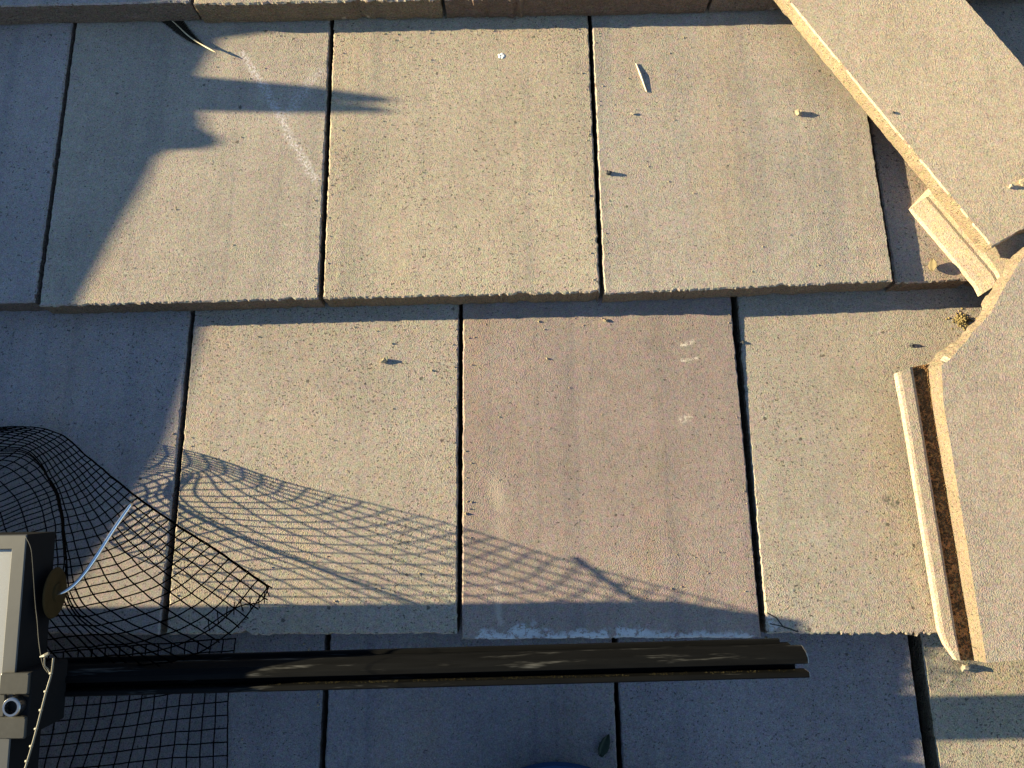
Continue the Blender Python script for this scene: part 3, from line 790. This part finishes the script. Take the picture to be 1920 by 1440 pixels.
# ------------------------------------------------------------------ feather
fe = empty('feather', (-0.165, 0.338, H))
tag(fe, 'dark brown feather with pale quill sticking out from under the top tiles', 'feather')
fo = Vector((-0.165, 0.338, H))
spine = [Vector(p) for p in ((-0.2120, 0.3800, H + 0.0012), (-0.1972, 0.3666, H + 0.0014), (-0.1715, 0.3411, H + 0.0036), (-0.1369, 0.3164, H + 0.0075))]
mb = MB(); mb.tube([crom(spine, i / 40) - fo for i in range(41)], [0.0004 + 0.0007 * (i / 40) if i < 38 else 0.0008 - 0.0003 * (i - 38) for i in range(41)], 8); mb.build('quill', M_quill, fe, smooth=True)
for side in (1, -1):
    mb = MB(); rng = random.Random(side + 5)
    nb = 150
    for i in range(nb):
        t = 0.02 + 0.84 * i / nb
        p = crom(spine, t); d = (crom(spine, t + 0.02) - p).normalized()
        s = Vector((-d.y, d.x, 0)).normalized() * side
        w = (0.0125 if side > 0 else 0.0105) * max(0.06, (1 - (t / 0.88) ** 3.0)) * rng.uniform(0.88, 1.05)
        dirb = (s * 0.93 - d * 0.45).normalized()
        q = p + dirb * w; q.z = max(H + 0.0005, p.z - w * (0.05 + 0.25 * t)) 
        mid = p.lerp(q, 0.5) + Vector((0, 0, w * 0.08))
        mb.tube([p - fo, mid - fo, q - fo], [0.00030, 0.00034, 0.00016], 4)
    mb.build('vane', M_feather, fe)

# ------------------------------------------------------------------ crumbs and litter
def crumb(name, loc, size, mat, seed, label, category, squash=0.7):
    bm = bmesh.new(); bmesh.ops.create_icosphere(bm, subdivisions=2, radius=1.0)
    for v in bm.verts:
        k = 1 + 0.75 * noise.noise(v.co * 1.3 + Vector((seed * 3.3, 0, 0))) + 0.2 * noise.noise(v.co * 2.7 + Vector((0, seed * 2.1, 0)))
        v.co = Vector((v.co.x * size[0], v.co.y * size[1], v.co.z * size[2])) * k * 0.82
    zmin = min(v.co.z for v in bm.verts)
    for v in bm.verts: v.co.z -= zmin
    me = bpy.data.meshes.new(name); bm.to_mesh(me); bm.free()
    me.materials.append(mat)
    o = bpy.data.objects.new(name, me); o.location = loc; link(o); TOP_LEVEL.append(o)
    tag(o, label, category, 'crumbs scattered on the tiles')
    return o
crumb('concrete_crumb', (0.0696, -0.0637, -0.0004), (.0046, .0040, .0030), M_pebble_tan, 1, 'tan crumb near the top of the pitted tile in the middle course', 'crumb')
crumb('concrete_crumb', (0.5535, 0.2161, H - .0004), (.0042, .0046, .0034), M_pebble_tan, 2, 'tan crumb with long shadow on the tile beside the diagonal strip', 'crumb')
crumb('concrete_crumb', (0.3300, 0.1448, H - .0004), (.0036, .0034, .0034), M_pebble_grey, 3, 'dark grey crumb beside the joint of the two buff upper tiles', 'crumb')
crumb('concrete_crumb', (0.6865, -0.4004, -H - .0045), (.0056, .0048, .0046), M_pebble_pale, 4, 'pale pebble lying just below the broken tile with the channel', 'crumb')
crumb('concrete_crumb', (0.3222, -0.0212, -0.0004), (.0034, .0022, .0020), M_pebble_tan, 5, 'small crumb at the shadow line on the purplish brown tile', 'crumb')
crumb('concrete_crumb', (0.3610, 0.2215, H - .0003), (.0026, .0018, .0014), M_pebble_pale, 6, 'tiny pale crumb just below the pale scratch sliver', 'crumb')
crumb('concrete_crumb', (0.7560, 0.0995, H + .0300), (.0026, .0024, .0026), M_pebble_pale, 7, 'small pale crumb on the long diagonal tan strip', 'crumb')
crumb('concrete_crumb', (0.7690, 0.1030, H + .0298), (.0055, .0048, .0036), M_pebble_tan, 8, 'larger pale lump on the diagonal tan strip at the picture edge', 'crumb')
crumb('concrete_crumb', (0.6400, 0.1880, H + .0380), (.0022, .0018, .0012), M_pebble_grey, 9, 'tiny dark speck on the long diagonal tan strip', 'crumb')
crumb('concrete_crumb', (0.4760, -0.0490, -0.0054), (.0026, .0024, .0022), M_pebble_grey, 10, 'small dark crumb at the upper corner of the pitted right tile', 'crumb')
crumb('concrete_crumb', (0.6640, -0.0565, -0.0045), (.0030, .0026, .0026), M_pebble_grey, 12, 'dark crumb on the pitted tile above the broken tile', 'crumb')
# bird dropping
mb = MB(); rng = random.Random(2)
for i in range(5):
    a = i * 1.3; c = Vector((math.cos(a) * .0026, math.sin(a) * .0024, 0))
    prof = [(.0016, -.0002), (.0018, .0003), (.0011, .0007), (.0003, .0008)]
    mb.lathe([(r_ * rng.uniform(.8, 1.2), z) for r_, z in prof], 9, Matrix.Translation(c))
o = mb.build('bird_dropping', M_white, None, (0.2079, 0.306, H)); tag(o, 'small white bird dropping on the middle buff upper tile', 'dropping')
# sunlit scratch groove, built as an added pale sliver
a, b = Vector((0.3687, 0.2892, H + .0010)), Vector((0.3792, 0.2503, H + .0010))
mid = (a + b) / 2
mb = MB(); mb.tube([a - mid, (a * .6 + b * .4) - mid + Vector((.0004, 0, .0004)), b - mid], [0.0006, 0.0014, 0.0007], 6)
o = mb.build('scratch_sliver', M_scratch, None, mid); tag(o, 'pale thin sliver standing for a sunlit scratch in the right-hand upper tile', 'lit scratch')
# leaves
def leaf(name, loc, length, width, rz, mat, label, tilt=(0, 0), curl=0.3):
    n_ = 12; vs = []; fs = []
    for i in range(n_ + 1):
        t = i / n_; w = width * math.sin(math.pi * (t * 0.93 + 0.05)) ** 0.8 * (1 - 0.25 * t)
        z = curl * length * (t - 0.5) ** 2
        for k in (-1, -0.5, 0, 0.5, 1):
            vs.append((k * w / 2 * (1 + 0.06 * math.sin(i * 2.4)), (t - 0.5) * length, z + 0.18 * abs(k) * width))
    for i in range(n_):
        for k in range(4):
            fs.append((i * 5 + k, i * 5 + k + 1, i * 5 + k + 6, i * 5 + k + 5))
    o = mesh_obj(name, vs, fs, mat, None, loc, True, (tilt[0], tilt[1], rz))
    s = o.modifiers.new('thickness', 'SOLIDIFY'); s.thickness = 0.0004
    return tag(o, label, 'leaf')
leaf('leaf', (0.3051, -0.4726, -H + 0.0008), 0.0235, 0.0125, R(-25), M_leaf, 'small dark green leaf on the shaded tile below the rail', curl=0.1)
leaf('dry_leaf', (0.6835, 0.0262, H - 0.0105 + 0.0042), 0.0150, 0.0100, R(-8), M_petal, 'small curled olive dry leaf on the lower tile beside the cut end', tilt=(0, R(-42)), curl=0.2)
# moss lump at the corner under the broken tile
mb = MB(); rng = random.Random(8)
for i in range(220):
    a = rng.uniform(0, 6.28); r_ = abs(rng.gauss(0, 0.0055)); c = Vector((math.cos(a) * r_ * 1.1, math.sin(a) * r_, max(0, 0.0055 - r_ * 0.5) * rng.random()))
    s = rng.uniform(.0006, .0016)
    vv = [c + Vector(d) * s * rng.uniform(.6, 1.3) for d in ((1, 0, 0), (0, 1, 0), (-1, 0, 0), (0, -1, 0), (0, 0, 1), (0, 0, -1))]
    mb.add(vv, [(0, 1, 4), (1, 2, 4), (2, 3, 4), (3, 0, 4), (1, 0, 5), (2, 1, 5), (3, 2, 5), (0, 3, 5)])
o = mb.build('moss_clump', M_moss, None, (0.7245, -0.0285, -0.004)); tag(o, 'small clump of dry moss tucked into the corner above the broken tile', 'moss')

# fine grit that nobody could count, thicker below the lower edges and along the joints
rng = random.Random(31); mb = MB()
for z_, y0, y1, joints in ((H, 0.004, 0.352, (-0.318, 0.0015, 0.3165)), (0.0, -0.350, -0.004, (-0.155, 0.157, 0.470)), (-H, -0.50, -0.369, (0.0105, 0.320))):
    for i in range(330):
        m_ = rng.random()
        if m_ < 0.35: x = rng.uniform(-0.40, 0.62); y = y1 - abs(rng.gauss(0, 0.010))
        elif m_ < 0.6: x = rng.choice(joints) + rng.choice((-1, 1)) * (0.005 + abs(rng.gauss(0, 0.004))); y = rng.uniform(y0, y1)
        else: x = rng.uniform(-0.40, 0.62); y = rng.uniform(y0, y1)
        if min(abs(x - j) for j in joints) < 0.0045: continue
        if z_ == 0.0 and x > 0.47: continue
        s_ = rng.uniform(0.0004, 0.0011) * (1.4 if rng.random() < 0.08 else 1.0)
        c = Vector((x, y, z_ + s_ * 0.5))
        vv = [c + Vector(d) * s_ * rng.uniform(.6, 1.3) for d in ((1, 0, 0), (0, 1, 0), (-1, 0, 0), (0, -1, 0), (0, 0, 1), (0, 0, -1))]
        mb.add(vv, [(0, 1, 4), (1, 2, 4), (2, 3, 4), (3, 0, 4), (1, 0, 5), (2, 1, 5), (3, 2, 5), (0, 3, 5)])
o = mb.build('grit', M_pebble_tan, None); tag(o, 'fine sandy grit scattered over the roof tiles', 'grit', kind='stuff')

# ------------------------------------------------------------------ blue bucket at the lower edge of the picture
bk = empty('bucket', (0.252, -0.5742, -0.0325))
tag(bk, 'dark blue round bucket just showing at the bottom edge', 'bucket')
mb = MB(); mb.lathe([(0.084, 0.0), (0.087, 0.003), (0.101, 0.078), (0.0985, 0.078), (0.0845, 0.006), (0.001, 0.006)], 64); mb.build('pail', M_bucket, bk, smooth=False)
mb = MB(); mb.lathe([(0.1015, 0.072), (0.1055, 0.0725), (0.1065, 0.078), (0.1045, 0.082), (0.0995, 0.082), (0.0990, 0.078)], 64); mb.build('rim', M_bucket_rim, bk, smooth=False)
mb = MB(); mb.tube([(0.1075 * math.cos(a), -0.1075 * math.sin(a) * 0.98, 0.070 - 0.02 * math.sin(a)) for a in [math.pi * i / 30 for i in range(31)]], 0.002, 6); mb.build('handle', M_bolt, bk, smooth=True)

# ------------------------------------------------------------------ unseen bag added at the left, its profile shaped for the shadow it casts
BX, DZ, DY = -1.108, -0.2 / 3.89, -0.513 * 0.2 / 3.89
bag = empty('shadow_bag', (BX, 0.25, H + SLOPE * 0.25 + 0.001))
tag(bag, 'long olive canvas bag added out of view to cast the upper left shadow', 'shadow bag')
go = Vector((BX, 0.25, H + SLOPE * 0.25 + 0.001))
prof = [(-.235, .16), (-.215, .235), (-.19, .262), (-.15, .272), (-.10, .279), (-.05, .285), (0, .291), (.06, .294), (.134, .298), (.18, .3025), (.223, .3065), (.28, .3125), (.326, .3165), (.337, .320),
        (.343, .331), (.352, .336), (.360, .335), (.371, .330), (.388, .329), (.410, .326), (.435, .326), (.465, .329), (.496, .333), (.508, .345), (.519, .357), (.55, .365), (.6, .366), (.66, .345), (.69, .30), (.71, .22)]
prof = [(y + DY, z + DZ) for y, z in prof]
vs = []; fs = []; K = 12
for y, zt in prof:
    zb = H + SLOPE * y + 0.001
    e = min(1.0, (y - DY + 0.235) / 0.05 + 0.55, (0.71 + DY - y) / 0.05 + 0.55)
    hw = 0.095 * e
    for (fx, fz) in ((-1, 0), (-1.08, .15), (-1.1, .45), (-.85, .75), (-.4, .94), (-.1, 1.0), (.1, 1.0), (.4, .92), (.85, .72), (1.1, .42), (1.08, .15), (1, 0)):
        vs.append(Vector((BX + fx * hw, y, zb + (zt - zb) * fz)) - go)
for i in range(len(prof) - 1):
    for k in range(K):
        j = (k + 1) % K
        fs.append((i * K + k, i * K + j, i * K + K + j, i * K + K + k))
fs += [tuple(range(K)), tuple(range((len(prof) - 1) * K, len(prof) * K))]
mesh_obj('bag_body', vs, fs, M_canvas, bag, smooth=True)
mb = MB(); mb.box(0.104, 0.126, -0.20, 0.20, 0.02, 0.10, 0.008); mb.build('side_pocket', M_canvas, bag)
for sy in (-0.12, 0.1):
    mb = MB(); mb.box(0.108, 0.130, sy - .02, sy + .02, 0.005, 0.115, 0.002); mb.build('strap', M_strap, bag)
# two prongs added in the unseen bag, jaws up, for the shadow's spike
pl = empty('shadow_pliers', (BX, 0.415 + DY, 0.32 + DZ))
tag(pl, 'unseen two-pronged tool added in the bag for its forked shadow', 'shadow_pliers')
for s, poly in ((1, [(-.030, -.02), (-.003, -.02), (.0065, .045), (.0068, .060), (.0035, .0705), (-.0005, .068), (-.012, .040)]), (-1, [(.0260, -.02), (-.002, -.02), (.0075, .045), (.0095, .062), (.0155, .0705), (.0195, .069), (.0265, .042)])):
    mb = MB(); mb.prism(poly, -0.006 + s * 0.0005, 0.006 + s * 0.0005); mb.build('jaw', M_bolt, pl)
for s in (-1, 1):
    mb = MB(); mb.tube([(s * 0.001, 0.0 + s * 0.006, -0.018), (0, s * 0.022, -0.06), (0, s * 0.026, -0.14)], 0.006, 8); mb.build('handle', M_grip, pl, smooth=True)

# ------------------------------------------------------------------ stand the roof up to its pitch
bpy.context.view_layer.update()
for o in TOP_LEVEL:
    o.matrix_world = PITCH @ (Matrix.Translation(o.location) @ o.rotation_euler.to_matrix().to_4x4())
